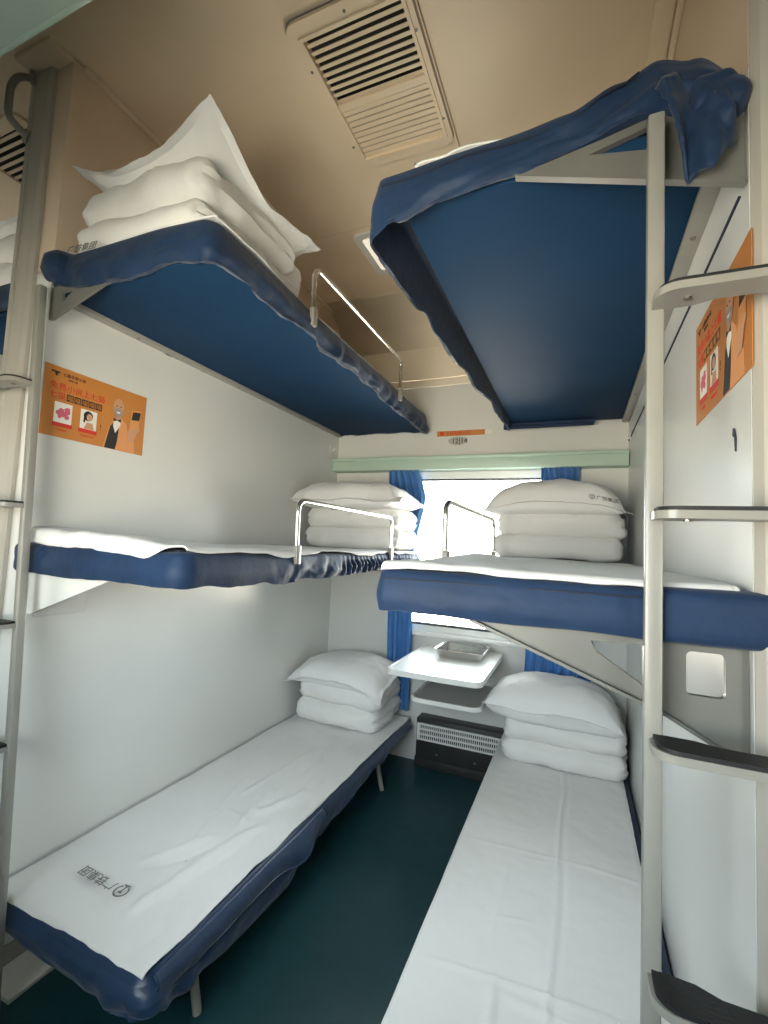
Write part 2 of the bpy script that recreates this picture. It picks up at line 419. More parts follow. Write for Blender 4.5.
# partitions: pale laminate below, cream laminate above the upper berths
def partition(name, xa, xb, face):
    o = struct(link(name, box(xa, xb, -1.90, 0, 0, 2.10), WALL, smooth=False))
    link('upper_panel', box(xa, xb, -1.90, 0, 2.104, HC), UPWALL, o, smooth=False)
    s = 1 if face == xb else -1
    xs = sorted((face, face+s*.004))
    if s > 0 and face > 1 or s < 0: link('panel_joint', box(xs[0], xs[1], -1.86, -.02, 1.904, 1.9075), SEAM, o)
    xs = sorted((face, face+s*.018))
    link('corner_moulding', box(xs[0], xs[1], -1.87, -.0, HC-.016, HC, .004), CREAM, o)
    xs = sorted((face, face+s*.008))
    link('baseboard', box(xs[0], xs[1], -1.87, 0, .0, .07, .002), METAL, o)
    return o
pl = partition('wall_left', -.13, 0, 0); prt = partition('wall_right', W, W+.13, W)
# broad soft-edged ceiling moulding on the right side
struct(link('trim_3', box(W-.075, W-.02, -1.88, -.3, HC-.014, HC, .006), CREAM))
# pelmet shelf over the window
pel = struct(link('trim_4', box(.004, W-.004, -.085, 0, 1.762, 1.842, .006), MINT))
link('pelmet_lip', box(.004, W-.004, -.095, -.080, 1.826, 1.846, .004), MINT, pel)
# mint luggage shelf above the aisle
lug = struct(link('trim_5', box(X0, X1, YA, -2.205, 2.40, 2.43, .004), MINT)); link('shelf_edge', box(X0, X1, -2.212, -2.200, 2.398, 2.434, .003), MINT, lug)
# window 1
win = struct(link('window_1', prism([(wx0-.035, wz0-.045), (wx1+.035, wz0-.045), (wx1+.035, wz1+.02), (wx0-.035, wz1+.02)], 'y', -.014, .0,
      [rrect(wx0+.02, wx1-.02, wz0+.01, wz1-.02, .05)]), WHITEP))
link('gasket', prism(rrect(wx0+.008, wx1-.008, wz0, wz1-.008, .06), 'y', .004, .03, [rrect(wx0+.032, wx1-.032, wz0+.022, wz1-.03, .045)]), GASK, win)
link('pane', box(wx0+.012, wx1-.012, .028, .032, wz0+.005, wz1-.01), GLASS, win)
link('window_sill', box(wx0-.03, wx1+.03, -.045, 0, wz0-.05, wz0-.022, .006), WHITEP, win)
# wall strip beside the window
struct(link('trim_9', box(0, .128, -1.90, -.10, 0, .014, .003), WALL))
struct(link('trim_6', box(.405, .42, -.008, 0, .80, 1.72, .003), WHITEP))
# partition end posts
def end_post(name, xa, xb, cap):
    bm = bmesh.new()
    xm = (xa+xb)/2
    prof = [(xa, -1.901), (xa, -1.905), (xa+.010, -1.916), (xa+.035, -1.920), (xa+.039, -1.915), (xa+.045, -1.915), (xa+.049, -1.920), (xb-.012, -1.920), (xb, -1.912), (xb, -1.901)]
    o = struct(link(name, prism(prof, 'z', 0, HC), POSTM, smooth=False))
    link('ceiling_cap', box(xa+.02, xb+.075, -1.975, -1.901, HC-.016, HC, .003), CREAM, o)
    link('post_foot', box(xa-.004, xb+.004, -1.925, -1.901, 0, .10, .004), DGREY, o)
    return o
pL = end_post('trim_7', -.195, -.075, 1); end_post('trim_8', W+.001, W+.13, 1)
# heater box below the table
ht = thing('heater', (.905, -.05, 0), 'dark heater box with silver slotted grille under the folding table', 'heater')
link('housing', box(.672, 1.17, -.095, -.001, .06, .288, .004), DGREY, ht)
link('plinth', box(.66, 1.165, -.075, -.002, .001, .06, .002), DGREY, ht)
bm = bmesh.new()
gx0, gx1, gz0, gz1 = .684, 1.158, .168, .264
for z in (gz0, gz0+.029, gz0+.058, gz1-.010): box(gx0, gx1, -.106, -.098, z, z+.010, bm=bm)
N = 40
for k in range(N+1):
    x = gx0+(gx1-gx0-.004)*k/N; box(x, x+.0042, -.105, -.099, gz0, gz1, bm=bm)
box(gx0-.004, gx0+.01, -.107, -.098, gz0, gz1, bm=bm); box(gx1-.012, gx1+.003, -.107, -.098, gz0, gz1, bm=bm)
link('grille', bm, WHITEP, ht, smooth=False)
for x in (.80, 1.02): link('screw', tube([(x, -.0965, .10), (x, -.094, .10)], .006, 8), SCREW, ht)

# ============================================================ CEILING FITTINGS
vt = thing('air_vent', (.885, -1.46, HC-.01), 'cream ceiling air vent, half open slots and half closed louvres', 'vent')
fr = prism(rrect(.693, 1.080, -1.742, -1.188, .035), 'z', HC-.012, HC, [[(vx0, vy0), (vx1, vy0), (vx1, vy1), (vx0, vy1)]])
link('vent_frame', fr, CREAM, vt)
link('rim', prism(rrect(.689, 1.084, -1.746, -1.184, .038), 'z', HC-.0012, HC, [rrect(.700, 1.073, -1.735, -1.195, .03)]), INK_BEARD, vt)
link('inner_rim', prism([(.724, -1.701), (1.063, -1.701), (1.063, -1.224), (.724, -1.224)], 'z', HC-.017, HC-.012, [[(vx0, vy0), (vx1, vy0), (vx1, vy1), (vx0, vy1)]]), CREAM, vt)
link('duct', box(vx0, vx1, vy0, vy1, HC+.011, HC+.012), DARK, vt)
ymid = -1.452
link('divider', box(vx0, vx1, ymid-.013, ymid+.013, HC-.010, HC+.004), CREAM, vt)
for k in range(9):   # open half: narrow slats, black gaps
    y = vy0+.010+(ymid-.013-vy0-.010)*k/9; b = box(vx0, vx1, y+.012, y+.0225, HC-.002, HC+.0015)
    link('louvre', b, CREAM, vt, smooth=False)
for k in range(9):   # closed half: broad tilted slats
    s = (vy1-ymid-.013)/9; y = ymid+.013+s*k
    link('louvre', box(vx0, vx1, y+s*.22, y+s*.98, HC-.006, HC-.001, .001), CREAM, vt, smooth=False)
link('gap_shade_plate', box(vx0, vx1, ymid, vy1, HC+.002, HC+.004), INK_BEARD, vt)  # brown backing that paints the shadow lines between the closed slats
for (x, y) in ((.712, -1.60), (.712, -1.30), (1.067, -1.60), (1.067, -1.30), (.89, -1.718)):
    link('screw', tube([(x, y, HC-.0135), (x, y, HC-.011)], .005, 8), SCREW, vt)
# neighbouring compartment's vent
v2 = thing('air_vent', (-.60, -1.56, HC-.01), 'cream slotted ceiling vent glimpsed left of the corner post', 'vent')
link('vent_frame', prism(rrect(-.80, -.40, -1.86, -1.31, .035), 'z', HC-.012, HC, [[(-.765, -1.81), (-.435, -1.81), (-.435, -1.36), (-.765, -1.36)]]), CREAM, v2)
link('duct', box(-.765, -.435, -1.81, -1.36, HC-.002, HC-.001), DARK, v2)
for k in range(16):
    link('louvre', box(-.765, -.435, -1.80+.028*k, -1.788+.028*k, HC-.008, HC-.004), CREAM, v2, smooth=False)
# ceiling lamp half hidden behind the right upper berth
lp = thing('ceiling_lamp', (.66, -.665, HC-.01), 'rectangular ceiling lamp with milky cover behind right upper berth', 'lamp')
link('lamp_frame', prism(rrect(.470, .90, -.835, -.495, .03), 'z', HC-.012, HC, [rrect(.505, .865, -.80, -.53, .02)]), WHITEP, lp)
link('lamp_cover', prism(rrect(.506, .864, -.799, -.531, .02), 'z', HC-.008, HC-.001), LAMPM, lp)

# grab handle at the top of the left corner post
gh = thing('grab_handle', (-.13, -1.92, 2.72), 'grey metal grab handle near the top of the left post', 'handle')
link('grip', tube(fillet([(-.17, -1.918, 2.785), (-.205, -1.945, 2.785), (-.225, -1.955, 2.75), (-.225, -1.955, 2.64), (-.17, -1.918, 2.575)], .03), .011, 12), METAL, gh)
link('handle_mount', tube([(-.165, -1.918, 2.785), (-.172, -1.928, 2.785)], .022, 14), METAL, gh)
link('handle_mount', tube([(-.165, -1.918, 2.575), (-.172, -1.928, 2.578)], .022, 14), METAL, gh)

# ============================================================ LADDERS
def ladder(xs, label, lean=0, zs=(.695, 1.025, 1.362, 1.698)):
    """rails on both sides of a partition end, rungs across it"""
    xi, xo, sgn = xs          # inner rail x, outer rail x
    t = thing('ladder', (xi, -1.93, 0), label, 'ladder', None)
    for i, x in enumerate((xi, xo)):
        b = box(-.0125, .0125, -1.950, -1.928, 0, 2.022, .004)
        for v in b.verts: v.co.x += x+(lean*(1-v.co.z/2.022) if i == 0 else 0)
        link('side_rail', b, METAL, t)
    a = min(xi, xo); b_ = max(xi, xo)
    for z in zs:
        r = thing_part('rung', t)
        aa = a+(lean*(1-z/2.07) if sgn > 0 else 0)-.006; bb = b_+.006+(lean*(1-z/2.07) if sgn < 0 else 0)
        yb, yf = -1.946, -2.008
        # tray outline: rounded ends, back edge notched forward in the middle
        back = [(aa, yb), (aa+.055, yb-.002), (aa+.085, yb-.014), (bb-.085, yb-.014), (bb-.055, yb-.002), (bb, yb)]
        front = []
        for cx, a0 in ((bb-.03, 0), (aa+.03, -PI/2)):
            for k in range(6):
                an = a0-PI/2*k/5; front.append((cx+.03*math.cos(an), yf+.03+.03*math.sin(an)))
        out_ = back+front
        pan = prism(out_, 'z', z-.014, z-.002)
        o = link('tread_pan', pan, METAL, r)
        cx = (aa+bb)/2; cy = (yb+yf)/2
        pad = [((x-cx)*.975+cx, (y-cy)*.93+cy) for x, y in out_]
        link('rubber_tread', prism(pad, 'z', z-.002, z+.004), BLACK, r)
        for x in (aa+.045, bb-.045):
            link('screw', tube([(x, -1.975, z-.0165), (x, -1.975, z-.014)], .006, 8), SCREW, r)
    return t
def thing_part(name, parent):
    o = bpy.data.objects.new(name, None); COL.objects.link(o); o.parent = parent
    o.location = (0, 0, 0); o.matrix_parent_inverse = Matrix.Translation(-parent.location); o.empty_display_size = .02
    return o
# children of a part empty sit at world positions: link() uses -location, so keep those empties at the origin
ladder((1.637, W+.13+.131, 1), 'grey metal ladder with four black treads at right edge, aisle end of right berths')
ladder((.022, -.300, -1), 'grey metal ladder with black treads at left edge, aisle end of left berths', lean=.113, zs=(.695, 1.025, 1.362, 1.722))

# ============================================================ BERTHS
def hinge_rail(t, x_wall, s, z, y0=-1.86, y1=-.02):
    a, b = sorted((x_wall, x_wall+s*.035))
    link('wall_rail', box(a, b, y0, y1, z-.004, z+.045, .003), METAL, t)
    for y in (-1.6, -1.05, -.5, -.08): 
        link('screw', tube([(x_wall+s*.018, y, z-.007), (x_wall+s*.018, y, z-.003)], .006, 8), SCREW, t)
def guard(t, x, y0, y1, z0, z1, lean=0.0):
    pts = fillet([(x, y0, z0), (x+lean, y0-.004, z1), (x+lean, y1+.004, z1), (x, y1, z0)], .045, 8)
    g = link('guard_rail', tube(pts, .0085, 14), CHROME, t)
    for y in (y0, y1): link('rail_clamp', box(x-.005, x+.013, y-.014, y+.014, z0-.045, z0+.02, .003), METAL, t)

# ---- left upper
t = thing('berth', (.3, -.94, 2.02), 'left upper berth with blue underside and chrome guard rail', 'berth')
link('board', box(.030, .640, -1.885, -.03, 2.020, 2.045, .004), BOARD, t)
hinge_rail(t, 0, 1, 2.012)
link('bracket', prism([(.004, 2.04), (.285, 2.04), (.285, 2.024), (.27, 2.018), (.02, 1.938), (.004, 1.938)], 'y', -1.900, -1.890, [[(.055, 2.018), (.125, 2.022), (.06, 1.985)]]), PLATE_SHADE, t)
guard(t, .655, -1.425, -.560, 2.09, 2.262)
def zt_ul(x, y): return 2.112+.028*smooth(-1.2, -1.85, y)*(1-smooth(.45, .64, x)*.5)+.03*(1-smooth(.0, .10, x))*smooth(-1.7, -1.88, y)+.006*fn(x*3, y*3)
def zh_ul(x, y):
    z = 2.014+.010*fn(y*6, x*6, 3)
    if y < -1.8: z += .035*(1-smooth(0, .18, x))
    return z-.018*smooth(-.9, -.6, y)*smooth(.6, .64, x)
def out_ul(x, y, t_):
    o = .010*math.sin(t_*PI)+t_*(.016*fn(y*5+x*5, x*5, t_*2+4, 3)+.003*math.sin((y+x)*38+4*fn(y*4, x, 1)))
    g = smooth(-1.5, -1.2, y)*smooth(.6, .64, x); o += g*t_*.006*math.sin(y*42+7*fn(y*3, 0, 0)+t_*2.5)
    if y < -1.85: o += .020*t_*(1-smooth(0, .1, x))
    return o
cv = tag(link('mattress_cover', cover(.003, .645, -1.902, -.035, zt_ul, zh_ul, lambda x, y: .03+.02*fn(y*7, x*7, 8), out_ul, 1), BLUE),
         'dark blue fitted cover bunched over the left upper berth edge', 'mattress cover')
solid(cv, .003, -1)
b = soft_slab(.012, -1.908, 2.072, .125, .042, .082, 3, wr=.014, res=(14, 10, 8)); link('bunched_corner', b, BLUE, cv)
def hg(x, y, s): return {'y0': -.002+.012*smooth(.1, .6, x), 'x1': -.008+.03*smooth(-1.3, -1.9, y)+.01*fn(y*4, 1), 'x0': -.01, 'y1': -.05}[s]
sh = tag(solid(link('bed_sheet', sheet(.012, .628, -1.878, -.06, lambda x, y: zt_ul(x, y)+.006, 4, hg), CLOTH), .005), 'white sheet with printed letters on the left upper berth', 'bed sheet')
mtx = frame3((.055, -1.899, 2.142), (1, 0, -.07), (0, .25, 1))
text('lettering', '广铁集团', .034, mtx, INK_DK, sh)

# ---- right upper
t = thing('berth', (1.46, -.94, 2.02), 'right upper berth with blue underside seen from below', 'berth')
link('board', box(1.165, 1.738, -1.882, -.055, 2.018, 2.045, .004), BOARD, t)
hinge_rail(t, W, -1, 2.012)
link('bracket', prism([(1.405, 2.018), (1.56, 2.046), (W-.003, 2.092), (W-.003, 1.904), (1.405, 2.016)], 'y', -1.896, -1.884, [[(1.535, 2.022), (1.63, 2.046), (1.63, 2.004)]]), PLATE_SHADE, t)
link('bracket_flange', prism([(1.405, 2.018), (1.405, 2.014), (W-.003, 1.902), (W-.003, 1.906)], 'y', -1.901, -1.886), PLATE_SHADE, t)
def zt_ur(x, y): return 2.098+smooth(-1.6, -1.88, y)*lerp_tab([(1.08, 0), (1.35, .012), (1.50, .020), (1.59, .058), (1.645, .084), (1.70, .060), (1.77, -.01)], x)
def zh_ur(x, y):
    side = .005*fn(y*8, 3)+lerp_tab([(-1.9, 1.950), (-1.75, 1.952), (-1.6, 1.955), (-1.5, 1.982), (-1.42, 1.962), (-1.2, 1.952), (-1.05, 1.972), (-.9, 1.955), (-.7, 1.975), (-.6, 1.99), (-.5, 1.965), (-.1, 1.985)], y)
    foot = lerp_tab([(1.09, 1.952), (1.16, 1.980), (1.25, 2.005), (1.4, 2.018), (1.52, 2.045), (1.62, 2.060), (1.77, 2.03)], x)
    if x > 1.6 and y > -1.85: return 2.025      # wall side stays up on the rail
    w = smooth(1.11, 1.15, x) if y < -1.85 else 0
    return side*(1-w)+foot*w
def out_ur(x, y, t_):
    foot = .006*math.sin(t_*PI)*(1+.6*fn(x*5, t_*2, 2))-.004*t_+.009*t_*fn(x*7+t_*4, t_*3, 4, 4)+.008*math.sin(t_*4+x*22)*smooth(1.35, 1.6, x)
    side = .006*math.sin(t_*PI*.9)+.006*t_*fn(y*5, t_*2, 9, 3)+.006*smooth(-1.4, -1.88, y)*smooth(0, .4, t_)-.050*smooth(-1.7, -.1, y)
    if x > 1.6 and y > -1.85: return 0
    w = smooth(1.11, 1.20, x) if y < -1.85 else 0
    return side*(1-w)+foot*w
cv = tag(link('mattress_cover', cover(1.106, 1.768, -1.902, -.045, zt_ur, zh_ur, lambda x, y: (.003 if x < 1.16 else .02), out_ur, 2, r=.02), BLUE),
         'dark blue cover rumpled over the foot of the right upper berth', 'mattress cover')
solid(cv, .003, -1)
# stitched seam along the foot and left side, proud of the cloth
link('seam', tube([(1.125+.49*k/24, -1.906, zt_ur(1.125+.50*k/24, -1.9)-.032-.004*math.sin(k*.5)) for k in range(25)], .0022, 6), SEAM, cv)
# loose flap of the cover hanging over the bracket
bm = bmesh.new(); g = {}
top = [(1.640, 2.095), (1.665, 2.105), (1.700, 2.085), (1.735, 2.050)]; bot = [(1.676, 1.960), (1.690, 1.918), (1.722, 1.922), (1.752, 1.972)]
def cat(p, t_):
    n = len(p)-1; i = min(int(t_*n), n-1); f = t_*n-i; return Vector(p[i]).lerp(Vector(p[i+1]), f)
for i in range(21):
    for j in range(21):
        a = cat(top, i/20); b = cat(bot, i/20); p = a.lerp(b, j/20)
        y = -1.915-.014*math.sin(j/20*PI*.9)-.012*math.sin(i/20*PI*2.5+j*.12)-.01*fn(i*.22, j*.16, 5)
        g[i, j] = bm.verts.new((p.x, y, p.y+.006*math.sin(i*.9)*(j/20)))
for i in range(20):
    for j in range(20): bm.faces.new((g[i, j], g[i+1, j], g[i+1, j+1], g[i, j+1]))
solid(link('hanging_flap', bm, BLUE, cv), .006)
b = soft_slab(1.725, -1.905, 2.020, .085, .06, .060, 6, wr=.008, res=(16, 12, 8)); link('bunched_corner', b, BLUE, cv)
sh = tag(solid(link('bed_sheet', sheet(1.185, 1.755, -1.872, -.06, lambda x, y: zt_ur(x, y)+.010-.03*smooth(1.45, 1.6, x)+.014*(1-smooth(1.15, 1.5, x))*smooth(-1.5, -1.85, y)*(1+fn(x*10, y*10)), 7,
         lambda x, y, s: {'y0': .006*smooth(1.75, 1.2, x)-.004, 'x0': .0, 'x1': -.01, 'y1': -.05}[s]), CLOTH), .005),
         'white sheet edge showing above the right upper berth cover', 'bed sheet')

# ---- left middle
t = thing('berth', (.3, -.94, 1.17), 'left middle berth with chrome guard rail beside the pillow', 'berth')
link('board', box(.006, .625, -1.862, -.03, 1.165, 1.185, .004), METAL, t)
link('bracket', prism([(.004, 1.172), (.385, 1.172), (.36, 1.160), (.02, 1.035), (.004, 1.035)], 'y', -1.880, -1.870), WALL, t)
link('wall_plate', box(.0, .006, -1.86, -1.70, 1.02, 1.16, .002), WALL, t)
link('end_bracket', box(.30, .60, -.045, -.005, 1.12, 1.165, .004), METAL, t)
guard(t, .632, -1.405, -.535, 1.255, 1.432)
def zt_ml(x, y): return 1.247+.004*fn(x*3, y*3, 2)
def zh_ml(x, y):
    side = smooth(.60, .63, x)
    z = 1.158+.008*fn(x*5, y*5, 1)
    return z+side*(-.006*smooth(-1.9, -1.6, y)+.022*smooth(-1.1, -.45, y)+.012*fn(y*5, 4))
def out_ml(x, y, t_):
    o = .008*math.sin(t_*PI)+.004*t_*fn(x*5, y*5, 3)
    if x > .6:
        g = smooth(-1.65, -1.30, y); o += g*(.006*math.sin(y*46+5*fn(y*3, 0, 0)+t_*3)+.008*fn(y*12, t_*2, 7, 3))*(.3+t_)
        g = smooth(-1.15, -.95, y)*(1-smooth(-.3, -.15, y)); o += g*.009*math.sin(y*155+2.5*fn(y*5, t_*1.2, 0))*math.sin(.25+t_*2.6)
    return o
b_ml = soft_slab(.035, -1.886, 1.159, .150, .046, .086, 14, puff=0, wr=.002, r=.02, res=(16, 8, 8))
cv = tag(link('mattress_cover', cover(-.014, .634, -1.907, -.035, zt_ml, zh_ml, lambda x, y: .03, out_ml, 3, n=900), BLUE),
         'navy cover with gathered elastic edge on the left middle berth', 'mattress cover')
link('cover_corner', b_ml, BLUE, cv)
solid(cv, .003, -1)
tag(solid(link('bed_sheet', sheet(.012, .618, -1.888, -.06, lambda x, y: zt_ml(x, y)+.010+(.024+.014*(1-smooth(.0, .4, x))+.006*fn(x*9, y*9))*(1-smooth(-1.80, -1.50, y))*(1-smooth(.35, .6, x)*.8), 9,
    lambda x, y, s: {'y0': (.052+.012*fn(x*5, 3, 2))*smooth(.612, .50, x)+.004, 'x1': .020+.026*fn(y*3.1, 1, 1)+.02*math.exp(-((y+1.45)/.12)**2)-.03*math.exp(-((y+1.15)/.1)**2), 'x0': -.004, 'y1': -.05}[s]), CLOTH), .005),
    'white sheet with a wavy overhanging hem on the left middle berth', 'bed sheet')

# ---- right middle
t = thing('berth', (1.46, -.94, 1.17), 'right middle berth carried by a cut-out grey bracket', 'berth')
link('board', box(1.17, W-.004, -1.862, -.03, 1.160, 1.180, .004), METAL, t)
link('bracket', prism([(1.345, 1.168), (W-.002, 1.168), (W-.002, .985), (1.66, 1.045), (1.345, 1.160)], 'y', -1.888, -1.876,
     [[(1.552, 1.145), (1.63, 1.147), (1.63, 1.082), (1.56, 1.128)], rrect(1.690, 1.742, 1.078, 1.146, .008, 3)]), PLATE_SHADE, t)
link('bracket_flange', prism([(1.345, 1.163), (1.345, 1.157), (1.66, 1.042), (W-.002, .982), (W-.002, .988), (1.66, 1.048)], 'y', -1.90, -1.866), PLATE_SHADE, t)
guard(t, 1.168, -1.44, -.60, 1.262, 1.428)
def zt_mr(x, y): return 1.246-.004*smooth(1.1, 1.7, x)
b_mr = soft_slab(1.727, -1.898, 1.159, .189, .056, .087, 15, puff=0, wr=.001, r=.018, res=(16, 8, 8))
cv = tag(link('mattress_cover', cover(1.156, 1.787, -1.907, -.035, zt_mr, lambda x, y: 1.160+.004*fn(x*5, y*5, 5), lambda x, y: .03,
     lambda x, y, t_: .005*math.sin(t_*PI)+.003*fn(x*4, y*4+t_, 6), 4, r=.022), BLUE), 'smooth navy cover around the foot of the right middle berth', 'mattress cover')
link('cover_corner', b_mr, BLUE, cv)
solid(cv, .003, -1)
link('seam', tube([(1.17+.58*k/20, -1.906, zt_mr(1.2, 0)-.020) for k in range(21)], .0018, 6), SEAM, cv)
def hmr(x, y, s):
    return {'y0': .022+.010*fn(x*4, 5, 2), 'x0': .012+.01*fn(y*4, 1, 1), 'x1': -.006, 'y1': -.05}[s]
tag(solid(link('bed_sheet', sheet(1.172, 1.756, -1.884, -.06, lambda x, y: zt_mr(x, y)+.010+.020*math.exp(-((x-1.25)/.08)**2-((y+1.3)/.2)**2), 11, hmr), CLOTH), .005),
    'white sheet lying over the right middle berth at eye level', 'bed sheet')

# ---- left lower
t = thing('berth', (.3, -.94, 0), 'left lower berth on bent pale tube legs', 'berth')
link('board', box(.01, .585, -1.84, -.03, .195, .212, .004), METAL, t)
for y in (-1.70, -.42):
    link('leg', tube(fillet([(.30, y, .18), (.555, y, .18), (.60, y, .004)], .05), .0125, 12), METAL, t)
link('side_frame', box(.02, .05, -1.84, -.04, .165, .195, .003), METAL, t)
def zt_ll(x, y): return .258+.003*fn(x*3, y*3, 8)
def zh_ll(x, y):
    if y < -1.86: return .012*fn(x*6, 1)*.5+lerp_tab([(0, .188), (.2, .178), (.42, .160), (.56, .160), (.63, .175)], x)
    if x > .55: return .008*fn(y*6, 2)+lerp_tab([(-1.87, .160), (-1.77, .142), (-1.62, .122), (-1.5, .110), (-1.35, .112), (-1.25, .138), (-.97, .160), (-.42, .195), (-.1, .20)], y)
    return .18
def out_ll(x, y, t_):
    o = .010*math.sin(t_*PI)+.006*t_*fn(x*5, y*5, t_*2)
    if x > .58: o += .016*t_*fn(y*3.5, t_*1.5, 7, 3)+.012*t_*math.exp(-((y+1.33)/.10)**2)
    c = math.exp(-((x-.61)**2+(y+1.89)**2)/.02); o += c*(.012*math.sin(t_*3)+.012*math.sin(math.atan2(y+1.7, x-.4)*16)*t_)
    return o
cv = tag(link('mattress_cover', cover(.003, .622, -1.905, -.035, zt_ll, zh_ll, lambda x, y: .025, out_ll, 5, n=700, rows=20), SATIN),
         'blue satin cover hanging loose along the left lower berth', 'mattress cover')
solid(cv, .003, -1)
bm = bmesh.new(); g = {}
NA, NB = 110, 10
for i in range(NA+1):          # loose side flap standing off the skirt
    y = -1.885+.78*i/NA
    wid = .058*(1-.35*smooth(.7, 1, i/NA))*min(1, (math.sqrt(max(0, 1-(1-min(1, i/5))**2))*.45+.55))
    for j in range(NB+1):
        t_ = j/NB; bulge = .010*math.sin(t_*PI)+.012*t_+.034*t_*math.exp(-((y+1.27)/.085)**2)+.008*t_*fn(y*5, t_, 3)
        g[i, j] = bm.verts.new((.624+bulge, y, .254-wid*t_-.006*fn(y*3, 1)*t_-.022*t_*math.exp(-((y+1.30)/.1)**2)))
for i in range(NA):
    for j in range(NB): bm.faces.new((g[i, j], g[i+1, j], g[i+1, j+1], g[i, j+1]))
edge_pts = [g[i, NB].co.copy() for i in range(0, NA+1, 2)]
fl = solid(link('side_flap', bm, SATIN, cv), .003)
link('piping', tube([p+Vector((.001, 0, 0)) for p in edge_pts], .0024, 6), SATIN, cv)
def rel_ll(x, y):
    z = ridge(x, y, .30, -1.62, .40, -1.46, .012, .014)+ridge(x, y, .44, -1.40, .40, -1.12, .009, .010)+ridge(x, y, .36, -1.50, .24, -1.10, .006, .010)
    z += ridge(x, y, .43, -1.80, .50, -1.35, .014, .020)+ridge(x, y, .42, -1.30, .55, -1.05, .009, .016)+ridge(x, y, .30, -1.2, .36, -.7, .006, .012)
    z += ridge(x, y, .52, -1.2, .50, -.8, .008, .02)-ridge(x, y, .34, -1.64, .44, -1.50, .008, .012)+ridge(x, y, .33, -1.30, .45, -1.34, .007, .008)
    z += ridge(x, y, .20, -1.40, .22, -1.32, .005, .004)+ridge(x, y, .46, -.95, .38, -.60, .006, .014)
    return z*1.25+.010*fn(x*8+y*2, y*4, 3, 4)*smooth(.15, .4, x)*(1-smooth(-.9, -.5, y)*.5)
shl = tag(solid(link('bed_sheet', sheet(.012, .604, -1.888, -.05, lambda x, y: zt_ll(x, y)+.008, 13,
     lambda x, y, s: {'y0': .020+.010*fn(x*4, 3), 'x1': .010+.006*fn(y*3, 2), 'x0': -.004, 'y1': -.04}[s], rel_ll, step=.009, amp=.003), CLOTH), .005),
     'creased white sheet with upside-down railway print on the left lower berth', 'bed sheet')

# ---- right lower
t = thing('berth', (1.46, -.94, 0), 'right lower berth against the right wall', 'berth')
link('board', box(1.20, W-.01, -1.84, -.03, .185, .205, .004), METAL, t)
for y in (-1.70, -.42): link('leg', tube(fillet([(1.47, y, .17), (1.24, y, .17), (1.22, y, .004)], .05), .0125, 12), METAL, t)
def out_lr(x, y, t_):
    o = .008*math.sin(t_*PI)+.004*t_*fn(x*5, y*5, t_*2)
    if x < 1.2: o += .016*math.exp(-((y+1.17)/.09)**2)*(.4+t_)-.006
    return o
cv = tag(link('mattress_cover', cover(1.172, 1.768, -1.905, -.035, lambda x, y: .248, lambda x, y: .12+.01*fn(x*5, y*5), lambda x, y: .025, out_lr, 6), BLUE),
         'blue cover showing as thin strip along the right lower berth', 'mattress cover')
solid(cv, .003, -1)
def rel_lr(x, y):
    xc = 1.485+.004*math.sin(y*9)
    z = .006*math.exp(-((x-xc)/.006)**2)*(.7+.3*math.sin(y*6))-.003*math.exp(-((x-xc-.016)/.008)**2)
    for yy, h in ((-1.555, .005), (-1.03, .003)):
        z += h*math.exp(-((y-yy-.02*math.sin(x*5))/.007)**2)*smooth(1.16, 1.25, x)
    z += ridge(x, y, 1.33, -1.42, 1.335, -1.12, .003, .004)+ridge(x, y, 1.40, -1.05, 1.47, -1.04, .0025, .004)+ridge(x, y, 1.34, -1.35, 1.42, -1.33, .003, .005)
    z += ridge(x, y, 1.37, -1.72, 1.36, -1.56, .008, .012)+ridge(x, y, 1.40, -1.58, 1.62, -1.60, .006, .012)
    return z
tag(solid(link('bed_sheet', sheet(1.166, 1.738, -1.888, -.05, lambda x, y: .257, 15, lambda x, y, s: {'y0': .02, 'x0': .014, 'x1': -.002+.004*fn(y*3, 1), 'y1': -.04}[s], rel_lr, step=.007, amp=.003), CLOTH), .005),
    'white sheet with a straight centre crease on the right lower berth', 'bed sheet')

# sheet print, readable from the window end
mtx = frame3((.395, -1.752, .2755), (-1, .06, 0), (.0, -1, 0))
bm = bmesh.new(); emblem(bm, frame3((.352, -1.762, .278), (-1, .0, 0), (0, -1, 0)), .022); link('emblem', bm, INK_DK, shl)
text('lettering', '广铁集团', .038, frame3((.322, -1.747, .278), (-1, .06, 0), (0, -1, 0)), INK_DK, shl)

# ============================================================ BEDDING STACKS
def stack(cx, cy, z, sx_, sy_, h1, h2, seed, where, sub=2, warp=None):
    t = thing('folded_quilt', (cx, cy, z), 'white folded quilt '+where, 'quilt', 'folded white quilts on the berths')
    link('fold', soft_slab(cx, cy, z, sx_, sy_, h1, seed, sub=sub, warp=warp, wr=.007), QUILT, t)
    link('fold', soft_slab(cx+.006, cy-.004, z+h1*.96, sx_*.985, sy_*.97, h2, seed+5, sub=sub, warp=warp, wr=.008), QUILT, t)
    link('fold_spine', soft_slab(cx, cy+sy_/2-.02, z+.02, sx_*.95, .07, h1+h2-.04, seed+9, wr=.005, res=(26, 8, 12)), QUILT, t)
    return t
# left lower
stack(.305, -.245, .272, .52, .42, .125, .110, 21, 'under a pillow on the left lower berth', 2)
o = pillow(.295, -.275, .484, .61, .46, .145, 22, lambda u, v: -.030*(abs(u)**3)*(.6+.4*(v < 0))-.035*max(0, -v)**3*max(0, u)**2-.02*max(0, -v)**4)
tag(link('pillow', o, CLOTH), 'plump white pillow on quilt at window end, left lower berth', 'pillow', 'white pillows on the berths')
